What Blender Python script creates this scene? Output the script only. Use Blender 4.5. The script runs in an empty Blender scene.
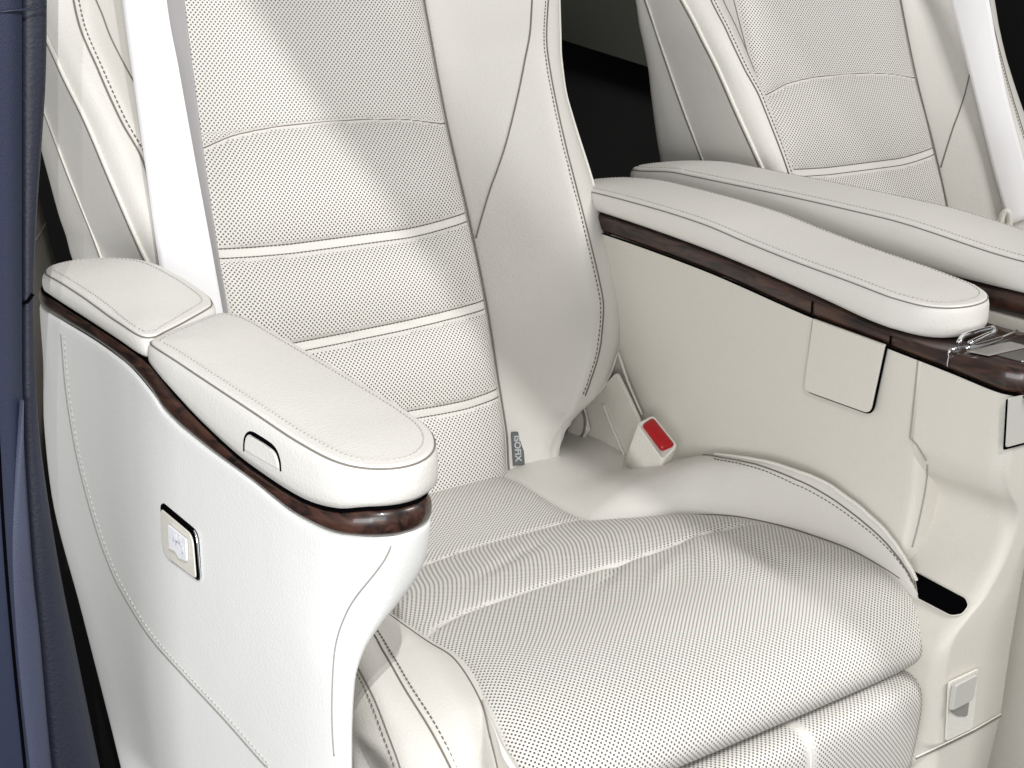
import bpy, math, random
import numpy as np
from mathutils import Vector, Matrix
from mathutils.bvhtree import BVHTree

random.seed(4)
sc = bpy.context.scene
COL = sc.collection

# ------------------------------------------------------------------ camera (solved from known seat dimensions, metres)
CAM = np.array([-0.887935, -0.797391, 1.005336])
RM = np.array([[0.778278, -0.62744, 0.024543], [0.163998, 0.240842, 0.956609], [-0.606126, -0.740482, 0.290341]])
FPX = 1646.320949
cd = bpy.data.cameras.new("camera")
co = bpy.data.objects.new("camera", cd); COL.objects.link(co)
mw = Matrix.Identity(4)
for i in range(3):
    for j in range(3):
        mw[i][j] = RM[j][i]
    mw[i][3] = CAM[i]
co.matrix_world = mw
cd.sensor_width = 36.0
cd.lens = FPX / 1024 * 36.0
cd.clip_start = 0.02; cd.clip_end = 60
sc.camera = co

# ------------------------------------------------------------------ measuring helpers: a sight line meets a real plane of the seat
def ray(u, v):
    return RM.T @ np.array([(u - 512) / FPX, (384 - v) / FPX, -1.0])
def U(u, v, ax, val):
    r = ray(u, v); i = 'xyz'.index(ax)
    return CAM + r * (val - CAM[i]) / r[i]
def pchip(xs, ys):
    xs = np.array(xs, float); ys = np.array(ys, float)
    o = np.argsort(xs); xs = xs[o]; ys = ys[o]
    h = np.diff(xs); dl = np.diff(ys) / h
    m = np.zeros_like(xs)
    for i in range(1, len(xs) - 1):
        if dl[i-1] * dl[i] > 0:
            w1 = 2*h[i] + h[i-1]; w2 = h[i] + 2*h[i-1]
            m[i] = (w1 + w2) / (w1/dl[i-1] + w2/dl[i])
    m[0] = dl[0]; m[-1] = dl[-1]
    def f(x):
        x = np.asarray(x, float)
        k = np.clip(np.searchsorted(xs, x) - 1, 0, len(h) - 1)
        t = (x - xs[k]) / h[k]
        lo = x < xs[0]; hi = x > xs[-1]
        t = np.clip(t, 0, 1)
        r = ((2*t**3 - 3*t**2 + 1)*ys[k] + (t**3 - 2*t**2 + t)*h[k]*m[k] + (-2*t**3 + 3*t**2)*ys[k+1] + (t**3 - t**2)*h[k]*m[k+1])
        r = np.where(lo, ys[0] + m[0]*(x - xs[0]), r)
        return np.where(hi, ys[-1] + m[-1]*(x - xs[-1]), r)
    return f
ybf = pchip([.30, .428, .497, .586, .672, .762, .886, 1.0, 1.15], [.425, .462, .484, .518, .555, .598, .650, .695, .75])
def UB(u, v, d=0.0):
    r = ray(u, v); lo, hi = .2, 4.0
    for _ in range(50):
        m = (lo + hi) / 2; p = CAM + r*m
        if p[1] > ybf(p[2]) - d: hi = m
        else: lo = m
    return CAM + r*lo
def resample(pts, n):
    """smooth curve through points, n samples evenly along it"""
    P = np.array(pts, float)
    if len(P) == 2:
        return np.array([P[0] + (P[1]-P[0])*t for t in np.linspace(0, 1, n)])
    d = np.r_[0, np.cumsum(np.linalg.norm(np.diff(P, axis=0), axis=1))]
    Q = np.vstack([2*P[0]-P[1], P, 2*P[-1]-P[-2]])
    fine = []
    for i in range(len(P) - 1):
        p0, p1, p2, p3 = Q[i], Q[i+1], Q[i+2], Q[i+3]
        for t in np.linspace(0, 1, 24, endpoint=False):
            fine.append(.5*((2*p1) + (-p0+p2)*t + (2*p0-5*p1+4*p2-p3)*t*t + (-p0+3*p1-3*p2+p3)*t**3))
    fine.append(P[-1]); fine = np.array(fine)
    s = np.r_[0, np.cumsum(np.linalg.norm(np.diff(fine, axis=0), axis=1))]
    x = np.linspace(0, s[-1], n)
    return np.stack([np.interp(x, s, fine[:, k]) for k in range(fine.shape[1])], 1)
def smooth01(t):
    t = np.clip(t, 0, 1); return t*t*(3-2*t)

# ------------------------------------------------------------------ materials
def new_mat(name):
    m = bpy.data.materials.new(name); m.use_nodes = True
    nt = m.node_tree
    return m, nt, nt.nodes['Principled BSDF']
def N(nt, typ, **kw):
    n = nt.nodes.new(typ)
    for k, v in kw.items(): setattr(n, k, v)
    return n
def mth(nt, op, a, b=None, clamp=False):
    n = N(nt, 'ShaderNodeMath', operation=op); n.use_clamp = clamp
    for i, x in enumerate((a, b)):
        if x is None: continue
        if isinstance(x, (int, float)): n.inputs[i].default_value = x
        else: nt.links.new(x, n.inputs[i])
    return n.outputs[0]

def leather(name, col, rough=.48, perf=None, grain=.55, wrinkle=.12, dot=(.06, .055, .05)):
    m, nt, b = new_mat(name)
    tc = N(nt, 'ShaderNodeTexCoord')
    v = N(nt, 'ShaderNodeTexVoronoi'); v.inputs['Scale'].default_value = 480
    nt.links.new(tc.outputs['Object'], v.inputs['Vector'])
    n1 = N(nt, 'ShaderNodeTexNoise'); n1.inputs['Scale'].default_value = 26; n1.inputs['Detail'].default_value = 5
    nt.links.new(tc.outputs['Object'], n1.inputs['Vector'])
    n2 = N(nt, 'ShaderNodeTexNoise'); n2.inputs['Scale'].default_value = 7; n2.inputs['Detail'].default_value = 3
    nt.links.new(tc.outputs['Object'], n2.inputs['Vector'])
    # slight unevenness of the dye
    ramp = N(nt, 'ShaderNodeMix', data_type='RGBA')
    ramp.inputs[6].default_value = (*[c*.95 for c in col], 1); ramp.inputs[7].default_value = (*[min(1, c*1.04) for c in col], 1)
    nt.links.new(n2.outputs['Fac'], ramp.inputs[0])
    colout = ramp.outputs[2]
    h = mth(nt, 'ADD', mth(nt, 'MULTIPLY', v.outputs['Distance'], grain), mth(nt, 'MULTIPLY', n1.outputs['Fac'], wrinkle * 18))
    if perf:
        uv = N(nt, 'ShaderNodeUVMap'); uv.uv_map = 'UVMap'
        sp = N(nt, 'ShaderNodeSeparateXYZ'); nt.links.new(uv.outputs[0], sp.inputs[0])
        cu = mth(nt, 'COSINE', mth(nt, 'MULTIPLY', sp.outputs[0], 2*math.pi/perf[0]))
        cv = mth(nt, 'COSINE', mth(nt, 'MULTIPLY', sp.outputs[1], 2*math.pi/perf[0]))
        p = mth(nt, 'MULTIPLY', cu, cv)
        mr = N(nt, 'ShaderNodeMapRange'); mr.inputs[1].default_value = perf[1]; mr.inputs[2].default_value = perf[1] + .16
        nt.links.new(p, mr.inputs[0])
        at = N(nt, 'ShaderNodeAttribute'); at.attribute_name = 'perforated'
        k = mth(nt, 'MULTIPLY', mr.outputs[0], at.outputs['Fac'], True)
        mx = N(nt, 'ShaderNodeMix', data_type='RGBA')
        nt.links.new(k, mx.inputs[0]); nt.links.new(colout, mx.inputs[6]); mx.inputs[7].default_value = (*dot, 1)
        colout = mx.outputs[2]
        h = mth(nt, 'SUBTRACT', h, mth(nt, 'MULTIPLY', k, .8))
    nt.links.new(colout, b.inputs['Base Color'])
    bp = N(nt, 'ShaderNodeBump'); bp.inputs['Strength'].default_value = .55; bp.inputs['Distance'].default_value = .0006
    nt.links.new(h, bp.inputs['Height']); nt.links.new(bp.outputs[0], b.inputs['Normal'])
    b.inputs['Roughness'].default_value = rough
    b.inputs['Specular IOR Level'].default_value = .42
    return m
def plain(name, col, rough=.5, metal=0.0, bump=0.0, scale=300):
    m, nt, b = new_mat(name)
    b.inputs['Base Color'].default_value = (*col, 1); b.inputs['Roughness'].default_value = rough; b.inputs['Metallic'].default_value = metal
    tc = N(nt, 'ShaderNodeTexCoord'); n = N(nt, 'ShaderNodeTexNoise'); n.inputs['Scale'].default_value = scale
    nt.links.new(tc.outputs['Object'], n.inputs['Vector'])
    mx = N(nt, 'ShaderNodeMix', data_type='RGBA'); nt.links.new(n.outputs['Fac'], mx.inputs[0])
    mx.inputs[6].default_value = (*[c*.92 for c in col], 1); mx.inputs[7].default_value = (*[min(1, c*1.08) for c in col], 1)
    nt.links.new(mx.outputs[2], b.inputs['Base Color'])
    if bump:
        bp = N(nt, 'ShaderNodeBump'); bp.inputs['Strength'].default_value = bump; bp.inputs['Distance'].default_value = .0008
        nt.links.new(n.outputs['Fac'], bp.inputs['Height']); nt.links.new(bp.outputs[0], b.inputs['Normal'])
    return m
def wood_mat():
    m, nt, b = new_mat('polished_dark_wood')
    tc = N(nt, 'ShaderNodeTexCoord'); mp = N(nt, 'ShaderNodeMapping')
    mp.inputs['Scale'].default_value = (1, .22, 1); nt.links.new(tc.outputs['Object'], mp.inputs['Vector'])
    n = N(nt, 'ShaderNodeTexNoise'); n.inputs['Scale'].default_value = 95; n.inputs['Detail'].default_value = 8; n.inputs['Distortion'].default_value = 1.6
    nt.links.new(mp.outputs[0], n.inputs['Vector'])
    r = N(nt, 'ShaderNodeValToRGB')
    r.color_ramp.elements[0].position = .35; r.color_ramp.elements[0].color = (.006, .003, .0024, 1)
    r.color_ramp.elements[1].position = .68; r.color_ramp.elements[1].color = (.070, .030, .020, 1)
    nt.links.new(n.outputs['Fac'], r.inputs[0]); nt.links.new(r.outputs[0], b.inputs['Base Color'])
    b.inputs['Roughness'].default_value = .34
    b.inputs['Coat Weight'].default_value = .35; b.inputs['Coat Roughness'].default_value = .06
    return m
def webbing(name, col):
    m, nt, b = new_mat(name)
    uv = N(nt, 'ShaderNodeUVMap'); uv.uv_map = 'UVMap'
    w = N(nt, 'ShaderNodeTexWave'); w.inputs['Scale'].default_value = 95; w.inputs['Distortion'].default_value = .6
    nt.links.new(uv.outputs[0], w.inputs['Vector'])
    bp = N(nt, 'ShaderNodeBump'); bp.inputs['Strength'].default_value = .08; bp.inputs['Distance'].default_value = .0004
    nt.links.new(w.outputs['Fac'], bp.inputs['Height']); nt.links.new(bp.outputs[0], b.inputs['Normal'])
    b.inputs['Base Color'].default_value = (*col, 1); b.inputs['Roughness'].default_value = .7
    return m

CREAM = (.648, .628, .588)
M = {
 'leather': leather('cream_leather', CREAM),
 'perf': leather('perforated_cream_leather', (.682, .664, .625), perf=(.0047, .33)),
 'white': leather('white_leatherette', (.76, .76, .74), rough=.42, grain=.35, wrinkle=.05),
 'pad': leather('white_armrest_leather', (.725, .705, .665), rough=.45, grain=.45, wrinkle=.06),
 'plastic': plain('cream_plastic', (.66, .634, .57), .45, 0, .25, 900),
 'plastic_grey': plain('pale_grey_plastic', (.55, .54, .50), .45, 0, .2, 900),
 'seam': plain('seam_groove_shade', (.17, .155, .13), .8),  # dark tone puts the groove's shade into the seam tubes
 'stitch': plain('stitch_thread', (.13, .12, .10), .8),
 'thread': plain('pale_thread', (.68, .66, .60), .7),
 'piping': plain('cream_piping', (.74, .72, .66), .5),
 'wood': wood_mat(),
 'black': plain('black_void_plastic', (.002, .002, .0025), .95),
 'darkpanel': plain('dark_glossy_panel', (.03, .024, .022), .16),
 'chrome': plain('chrome', (.82, .83, .86), .1, 1.0),
 'red': plain('red_release_plastic', (.38, .004, .007), .3),
 'belt': webbing('white_webbing', (.84, .83, .84)),
 'belt_shade': webbing('shade_grey_webbing', (.34, .33, .33)),
 'navy': plain('slate_blue_trim', (.015, .021, .048), .6, 0, .45, 900),
 'navy_mid': plain('navy_trim', (.011, .013, .026), .55, 0, .5, 420),
 'navy_dark': plain('dark_navy_trim', (.010, .013, .030), .5, 0, .4, 420),
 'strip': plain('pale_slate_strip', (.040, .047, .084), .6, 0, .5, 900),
 'carpet': plain('black_carpet', (.010, .010, .012), .95, 0, 1.0, 700),
 'interior': plain('black_interior_trim', (.006, .006, .006), .7),
 'glass_dark': plain('smoked_rear_panel', (.07, .075, .06), .5),
 'tag': plain('grey_woven_tag', (.10, .105, .105), .8, 0, .3, 900),
 'tagtext': plain('pale_grey_tag_print', (.42, .44, .44), .8),
 'icon': plain('grey_icon_print', (.50, .51, .56), .5),
 'button': plain('white_button', (.80, .80, .82), .35),
}

M['black'].node_tree.nodes['Principled BSDF'].inputs['Specular IOR Level'].default_value = 0
# ------------------------------------------------------------------ mesh helpers
def link(name, verts, faces, mat, parent=None, uvs=None, smooth=True, perf=None):
    me = bpy.data.meshes.new(name)
    me.from_pydata([tuple(map(float, v)) for v in verts], [], faces)
    if uvs is not None:
        l = me.uv_layers.new(name='UVMap')
        idx = np.empty(len(me.loops), dtype=np.int32); me.loops.foreach_get('vertex_index', idx)
        l.data.foreach_set('uv', np.asarray(uvs, dtype=np.float32)[idx].ravel())
    if perf is not None:
        a = me.attributes.new('perforated', 'FLOAT', 'POINT')
        a.data.foreach_set('value', np.asarray(perf, dtype=np.float32).ravel())
    me.materials.append(mat)
    if smooth:
        me.polygons.foreach_set('use_smooth', [True]*len(me.polygons))
    me.update()
    o = bpy.data.objects.new(name, me); COL.objects.link(o)
    if parent is not None: o.parent = parent
    return o
def rows_mesh(rows, closed=False, cap0=False, cap1=False, base=0):
    rows = np.array(rows, float); n, m = rows.shape[:2]
    V = rows.reshape(-1, 3); F = []
    for i in range(n-1):
        for j in range(m if closed else m-1):
            k = (j+1) % m
            F.append((base+i*m+j, base+i*m+k, base+(i+1)*m+k, base+(i+1)*m+j))
    if cap0: F.append(tuple(base+j for j in range(m))[::-1])
    if cap1: F.append(tuple(base+(n-1)*m+j for j in range(m)))
    return V, F
def grid_uv(rows):
    rows = np.array(rows, float); n, m = rows.shape[:2]
    mid = m//2
    du = np.cumsum(np.r_[0, np.linalg.norm(np.diff(rows[n//2], axis=0), axis=1)]); du = du - du[mid]
    dv = np.cumsum(np.r_[0, np.linalg.norm(np.diff(rows[:, mid], axis=0), axis=1)])
    uv = np.zeros((n, m, 2)); uv[..., 1] = dv[:, None]
    # real widths row by row so that the punched pattern keeps its pitch where the panel narrows
    for i in range(n):
        d = np.cumsum(np.r_[0, np.linalg.norm(np.diff(rows[i], axis=0), axis=1)]); uv[i, :, 0] = d - d[mid]
    return uv.reshape(-1, 2)
def grid(name, rows, mat, parent=None, closed=False, cap0=False, cap1=False, perf=None, smooth=True):
    V, F = rows_mesh(rows, closed, cap0, cap1)
    return link(name, V, F, mat, parent, grid_uv(rows), smooth, perf)
def bvh_of(o):
    me = o.data
    return BVHTree.FromPolygons([v.co.copy() for v in me.vertices], [tuple(p.vertices) for p in me.polygons])
def touch(bvh, px, lift=.0003, n=None):
    """the surface points of a finished part along a measured line, raised a hair above it"""
    out = []
    if n: px = resample([(u, v, 0) for u, v in px], n)[:, :2]
    for u, v in px:
        d = Vector(ray(u, v)).normalized(); h = bvh.ray_cast(Vector(CAM), d)
        if h[0] is None: continue
        nn = h[1] if h[1].dot(d) < 0 else -h[1]
        out.append(np.array(h[0] + nn*lift))
    return out
class MB:
    def __init__(s): s.V = []; s.F = []
    def add(s, V, F):
        b = len(s.V); s.V += [tuple(map(float, v)) for v in V]; s.F += [tuple(b+i for i in f) for f in F]
    def tube(s, path, r, n=8, closed=False):
        P = np.array(path, float); m = len(P)
        T = np.gradient(P, axis=0) if not closed else np.roll(P, -1, 0) - np.roll(P, 1, 0)
        T /= np.linalg.norm(T, axis=1)[:, None] + 1e-12
        ref = np.array([0, 0, 1.]) if abs(T[0][2]) < .9 else np.array([1., 0, 0])
        rows = []
        for i in range(m):
            a = np.cross(T[i], ref); 
            if np.linalg.norm(a) < 1e-3: a = np.cross(T[i], [0, 1, .3])
            a /= np.linalg.norm(a); b2 = np.cross(T[i], a); ref = -b2 if np.dot(-b2, ref) > 0 else b2
            rr = r[i] if hasattr(r, '__len__') else r
            rows.append([P[i] + rr*(math.cos(t)*a + math.sin(t)*b2) for t in np.linspace(0, 2*math.pi, n, endpoint=False)])
        if closed: rows.append(rows[0])
        V, F = rows_mesh(rows, True, not closed, not closed)
        s.add(V, F)
    def dashes(s, path, pitch=.0046, ln=.0030, r=.0006, n=5):
        P = np.array(path, float)
        d = np.r_[0, np.cumsum(np.linalg.norm(np.diff(P, axis=0), axis=1))]
        at = lambda x: np.array([np.interp(x, d, P[:, k]) for k in range(3)])
        x = pitch/2
        while x + ln < d[-1]:
            s.tube([at(x), at(x+ln*.5), at(x+ln)], [r*.7, r, r*.7], n); x += pitch
    def box(s, c, h):
        c = np.array(c); V = [c + np.array(h)*np.array(k) for k in [(-1,-1,-1),(1,-1,-1),(1,1,-1),(-1,1,-1),(-1,-1,1),(1,-1,1),(1,1,1),(-1,1,1)]]
        s.add(V, [(3,2,1,0),(4,5,6,7),(0,1,5,4),(1,2,6,5),(2,3,7,6),(3,0,4,7)])
    def build(s, name, mat, parent=None, smooth=True, bevel=0, uvs=None):
        o = link(name, s.V, s.F, mat, parent, uvs, smooth)
        if bevel:
            md = o.modifiers.new('bevel', 'BEVEL'); md.width = bevel; md.segments = 3; md.limit_method = 'ANGLE'
        return o
def tube(name, path, r, mat, parent=None, n=8, closed=False):
    b = MB(); b.tube(path, r, n, closed); return b.build(name, mat, parent)
def round_poly(pts, r, seg=6):
    """rounds the corners of a 3-D polygon"""
    P = [np.array(p, float) for p in pts]; out = []
    rs = r if hasattr(r, '__len__') else [r]*len(P)
    for i, p in enumerate(P):
        a = P[i-1]-p; b = P[(i+1) % len(P)]-p
        la, lb = np.linalg.norm(a), np.linalg.norm(b); k = min(rs[i], la*.48, lb*.48)
        p0 = p + a/la*k; p1 = p + b/lb*k
        for t in np.linspace(0, 1, seg):
            out.append((1-t)**2*p0 + 2*t*(1-t)*p + t*t*p1)
    return np.array(out)
def plate(name, outline, nrm, thick, mat, parent=None, edge=.0008):
    """a solid plate: outline raised along nrm with an eased rim"""
    P = np.array(outline, float); n = np.array(nrm, float); n /= np.linalg.norm(n)
    c = P.mean(0)
    rows = [P - n*thick*.2, P + n*(thick-edge)]
    ins = P + (c-P)*(edge/np.linalg.norm(P-c, axis=1))[:, None]
    rows += [ins + n*thick]
    V, F = rows_mesh(rows, True, True, True)
    o = link(name, V, F, mat, parent, None, False)
    return o
def empty(name, loc=(0, 0, 0)):
    o = bpy.data.objects.new(name, None); COL.objects.link(o); o.location = loc; o.empty_display_size = .1
    return o
def tag(o, label=None, cat=None, group=None, kind=None):
    if label: o['label'] = label
    if cat: o['category'] = cat
    if group: o['group'] = group
    if kind: o['kind'] = kind

# ================================================================== THE NEAR SEAT
seat = empty('captain_seat')
tag(seat, 'cream leather captain seat filling the foreground, with white armrests and dark wood trim', 'car seat', 'cream captain seats')

# ------------------------------------------------------------------ backrest
Z0, Z1 = .395, 1.10
def cz(pts, comp=0):
    return pchip([p[2] for p in pts], [p[comp] for p in pts])
er_pts = [UB(*p, .0) for p in [(508,462),(506,430),(500,392),(486,302),(468,215),(447,124),(424,0)]]
xeR = cz(er_pts)
def xeL(z): return -xeR(z)*.985 + .0
d2f = pchip([.40, .44, .50, .56, .66, .77, .84, .90, 1.1], [.016, .034, .070, .088, .092, .082, .070, .052, .045])
def d3f(z): return d2f(z) - .022*smooth01((z-.44)/.1)
def curve_b(px, df):
    out = []
    for p in px:
        d = .06
        for _ in range(6):
            q = UB(*p, d); d = float(df(q[2]))
        out.append(q)
    return out
k2 = curve_b([(549,0),(548,50),(560,117),(588,230),(603,295),(602,340),(592,379)], d2f)
k3 = curve_b([(558,0),(560,60),(567,103),(587,167),(600,213),(612,250),(620,300),(620,335),(612,366),(597,393),(573,413),(560,440)], d3f)
x2R = pchip([p[2] for p in k2] + [.455, .40], [p[0] for p in k2] + [.186, .170])
x3R = pchip([p[2] for p in k3] + [.40], [p[0] for p in k3] + [.185])
l2 = curve_b([(74,0),(82,32),(99,71),(121,120),(143,160)], d2f)
l3 = curve_b([(47,36),(63,71),(87,120),(115,186),(143,250),(155,275)], d3f)
x2L = pchip([p[2] for p in l2] + [.62, .50, .40], [p[0] for p in l2] + [-.226, -.205, -.18])
x3L = pchip([p[2] for p in l3] + [.55, .40], [p[0] for p in l3] + [-.232, -.20])

zs = np.linspace(Z0, Z1, 260)
def seam_fn(px):
    P = [UB(*p, .006) for p in px]
    return pchip([p[0] for p in P], [p[2] for p in P])
S4 = seam_fn([(203,150),(240,135),(290,126),(330,122),(400,120),(440,124)])
S3 = seam_fn([(218,250),(300,243),(400,230),(467,214)])
S2 = seam_fn([(285,345),(400,322),(484,302)])
S1 = seam_fn([(405,412),(460,402),(500,390)])
def clampx(f):
    return lambda x: f(np.clip(x, -.150, .150))
S1, S2, S3, S4 = map(clampx, (S1, S2, S3, S4))
SW = .0085                                        # width of the flat strip between twin seams
def panel_d(x, z, u):
    """padding height of the centre panel and where it is punched"""
    lines = [S1(x), S1(x)-SW, S2(x), S2(x)-SW, S3(x), S3(x)-SW, S4(x)]
    g = sum(.0022*np.exp(-((z-l)/.0018)**2) for l in lines)
    bounds = [np.full_like(x, .36), S1(x)-SW/2, S2(x)-SW/2, S3(x)-SW/2, S4(x), np.full_like(x, 1.12)]
    puff = np.zeros_like(x)
    for a, b, A in zip(bounds[:-1], bounds[1:], (.009, .010, .010, .0105, .012)):
        t = np.clip((z-a)/(b-a), 0, 1)
        puff += np.where((z >= a) & (z < b), A*np.clip(np.sin(math.pi*t), 0, 1)**.7, 0)
    edge = 1 - np.abs(u)**8
    d = (puff + .004)*edge - g*edge - .003*(np.abs(u)**30)
    pf = np.ones_like(x)
    for s in (S1, S2, S3):
        pf *= ((z > s(x)+.0028) | (z < s(x)-SW-.0028))
    pf *= (np.abs(z-S4(x)) > .0022)
    pf *= (np.abs(u) < .978)
    return d, pf
us = np.linspace(-1, 1, 72)
us = np.sign(us)*(1-(1-np.abs(us))**1.15)
rows = []; pf = []
for z in np.linspace(Z0, Z1, 400):
    a, b = float(xeL(z)), float(xeR(z))
    x = a + (us+1)/2*(b-a)
    d, p = panel_d(x, np.full_like(x, z), us)
    rows.append(np.stack([x, ybf(np.full_like(x, z)) - d, np.full_like(x, z)], 1)); pf.append(p)

def bolster_section(z, side):
    yb = float(ybf(z)); d2, d3 = float(d2f(z)), float(d3f(z))
    if side > 0: xe, x2, x3 = float(xeR(z)), float(x2R(z)), float(x3R(z))
    else: xe, x2, x3 = -float(xeL(z)), -float(x2L(z)), -float(x3L(z))
    x2 = min(x2, x3-.006)
    w = x2-xe
    rd = float(np.interp(z, [.45, .66, .78, .90, 1.1], [.125, .12, .072, .035, .030]))
    ctl = [(xe-.001, -.004), (xe+.004, .004), (xe+.22*w, .26*d2), (xe+.5*w, .60*d2), (xe+.78*w, .90*d2), (x2-.008, d2*.995), (x2, d2-.0015),
           ((x2+x3)/2+.003, (d2+d3)/2+.004), (x3, d3), (x3+.002, d3-.02), (x3+.003, -.012-.15*rd), (x3+.004, -.015-.6*rd), (x3-.006, -.005-rd), (x3-.05, -.03-rd)]
    c = resample([(q[0], q[1], 0) for q in ctl], 64)
    return np.stack([side*c[:, 0], yb - c[:, 1], np.full(64, z)], 1)
bz = np.linspace(Z0, Z1, 180)
Vr, Fr = rows_mesh([bolster_section(z, 1) for z in bz])
Vl, Fl = rows_mesh([bolster_section(z, -1)[::-1] for z in bz])
# rear shell closing the back
rear = []
for z in bz:
    pr_, pl_ = bolster_section(z, 1)[-1], bolster_section(z, -1)[-1]
    rear.append([pr_ + (pl_-pr_)*t + np.array([0, .03*math.sin(math.pi*t), 0]) for t in np.linspace(0, 1, 20)])
Vb, Fb = rows_mesh(rear)
mb = MB(); mb.add(Vr, Fr); mb.add(Vl, Fl); mb.add(Vb, Fb)
backrest = mb.build('backrest', M['leather'], seat)
grid('center_panel', rows, M['perf'], backrest, perf=np.array(pf, float))

def bpt(x, z, d): return np.array([x, float(ybf(z)) - d, z])
def center_path(S, off, n=60, lift=.0):
    out = []
    for t in np.linspace(-.985, .985, n):
        zz = .6
        x = 0.0
        for _ in range(4):
            a, b = float(xeL(zz)), float(xeR(zz)); x = a + (t+1)/2*(b-a); zz = float(S(x)) + off
        d, _p = panel_d(np.array([x]), np.array([zz]), np.array([t]))
        out.append(bpt(x, zz, float(d[0]) + lift))
    return out
def dashes(name, path, mat, parent, pitch=.0046, ln=.003, r=.0006):
    b = MB(); b.dashes(path, pitch, ln, r); return b.build(name, mat, parent)
for S in (S1, S2, S3):
    for o in (0, -SW):
        tube('seam', center_path(S, o, 60, .0001), .00045, M['seam'], backrest, 6)
        dashes('stitching', center_path(S, o, 120, .0008), M['stitch'], backrest, .0044, .003, .00075)
tube('seam', center_path(S4, 0, 60, .0003), .0009, M['seam'], backrest, 6)
for f in (xeR, xeL):
    tube('seam', [bpt(float(f(z)), z, .0005) for z in np.linspace(.41, 1.09, 120)], .0010, M['seam'], backrest, 6)
bvb = bvh_of(backrest)
def extend_up(P, k=.9):
    P = [np.array(p) for p in P]; return [P[0] + (P[0]-P[4])*k*3] + P
c1 = touch(bvb, [(532,1),(530,33),(525,60),(518,95),(507,140),(498,168),(490,190),(481,220),(476,238)], .0002, 60)
tube('seam', extend_up(c1), .0009, M['seam'], backrest, 6)
c1L = touch(bvb, [(96,1),(102,15),(112,41),(132,79),(150,108),(170,138),(190,165)], .0002, 50)
tube('seam', extend_up(c1L), .0009, M['seam'], backrest, 6)
def crest(side, off_x, dz0, dz1, n=140):
    out = []
    for z in np.linspace(dz0, dz1, n):
        x3 = float(x3R(z)) if side > 0 else -float(x3L(z))
        x2 = min(float(x2R(z)) if side > 0 else -float(x2L(z)), x3-.006) + off_x
        h = bvb.ray_cast(Vector((side*x2, -.5, z)), Vector((0, 1, 0)))
        if h[0] is not None: out.append(np.array(h[0]) + np.array([0, -.0003, 0]))
    return out
for sd in (1, -1):
    tube('seam', crest(sd, 0, .50, 1.09), .0009, M['seam'], backrest, 6)
    dashes('stitching', crest(sd, -.0045, .50, 1.09, 200), M['stitch'], backrest, .0048, .0032, .0007)
# outer piping
for sd in (1, -1):
    P = []
    for z in np.linspace(.455, 1.09, 140):
        x3 = float(x3R(z)) if sd > 0 else float(x3L(z))
        P.append(np.array([x3 + sd*.0008, float(ybf(z)) - float(d3f(z)), z]))
    tube('piping', P, .0022, M['piping'], backrest)
    P = [p + np.array([sd*.0008, .0032, 0]) for p in P]
    tube('seam', P, .0013, M['seam'], backrest, 6)
# seam of the rear shell on the outer flank
P = []
for z in np.linspace(.45, 1.09, 100):
    s = bolster_section(z, -1); i = np.argmin(np.abs(s[40:, 1] - (float(ybf(z)) + .028))) + 40
    P.append(s[i] + np.array([-.0003, 0, 0]))
P = list(resample(P[::9], 120))
tube('seam', P, .0011, M['seam'], backrest, 6)
P2 = [p + np.array([-.0002, -.003, 0]) for p in P]
tube('piping', P2, .0013, M['piping'], backrest, 6)

# woven tag with its lettering, stitched into the lower seam
tz0, tz1 = .425, .4585
def tagpt(a, b):   # a across (0..1), b down
    z = tz1 + (tz0-tz1)*b
    x = float(xeR(z)) + .0006 + a*.0118
    return np.array([x, float(ybf(z)) - .0075 - a*.005, z])
tg = plate('label_tag', [tagpt(0,0), tagpt(1,0), tagpt(1,1), tagpt(0,1)][::-1], np.cross(tagpt(1,0)-tagpt(0,0), tagpt(0,1)-tagpt(0,0))*-1, .0008, M['tag'], backrest)
tg['label'] = 'small grey woven tag with child seat anchor lettering'
fc = bpy.data.curves.new('lettering', 'FONT'); fc.body = 'ISOFIX'; fc.size = .0092; fc.align_x = 'CENTER'; fc.align_y = 'CENTER'; fc.extrude = .0001; fc.offset = .00022
fo = bpy.data.objects.new('lettering', fc); COL.objects.link(fo)
bpy.context.view_layer.update()
me = bpy.data.meshes.new_from_object(fo.evaluated_get(bpy.context.evaluated_depsgraph_get()))
bpy.data.objects.remove(fo)
me.materials.clear(); me.materials.append(M['tagtext'])
lo = bpy.data.objects.new('lettering', me); COL.objects.link(lo); lo.parent = backrest
ex = tagpt(.5, 1)-tagpt(.5, 0); ex /= np.linalg.norm(ex)          # text runs downwards
ax_ = tagpt(1, .5)-tagpt(0, .5); ax_ /= np.linalg.norm(ax_)
nn = np.cross(ax_, ex); nn = nn if nn[1] < 0 else -nn
ey = np.cross(nn, ex)
cpos = tagpt(.42, .5) + nn*.0009
lm = Matrix.Identity(4)
for i in range(3): lm[i][0] = ex[i]; lm[i][1] = ey[i]; lm[i][2] = nn[i]; lm[i][3] = cpos[i]
lo.matrix_world = lm

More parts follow.
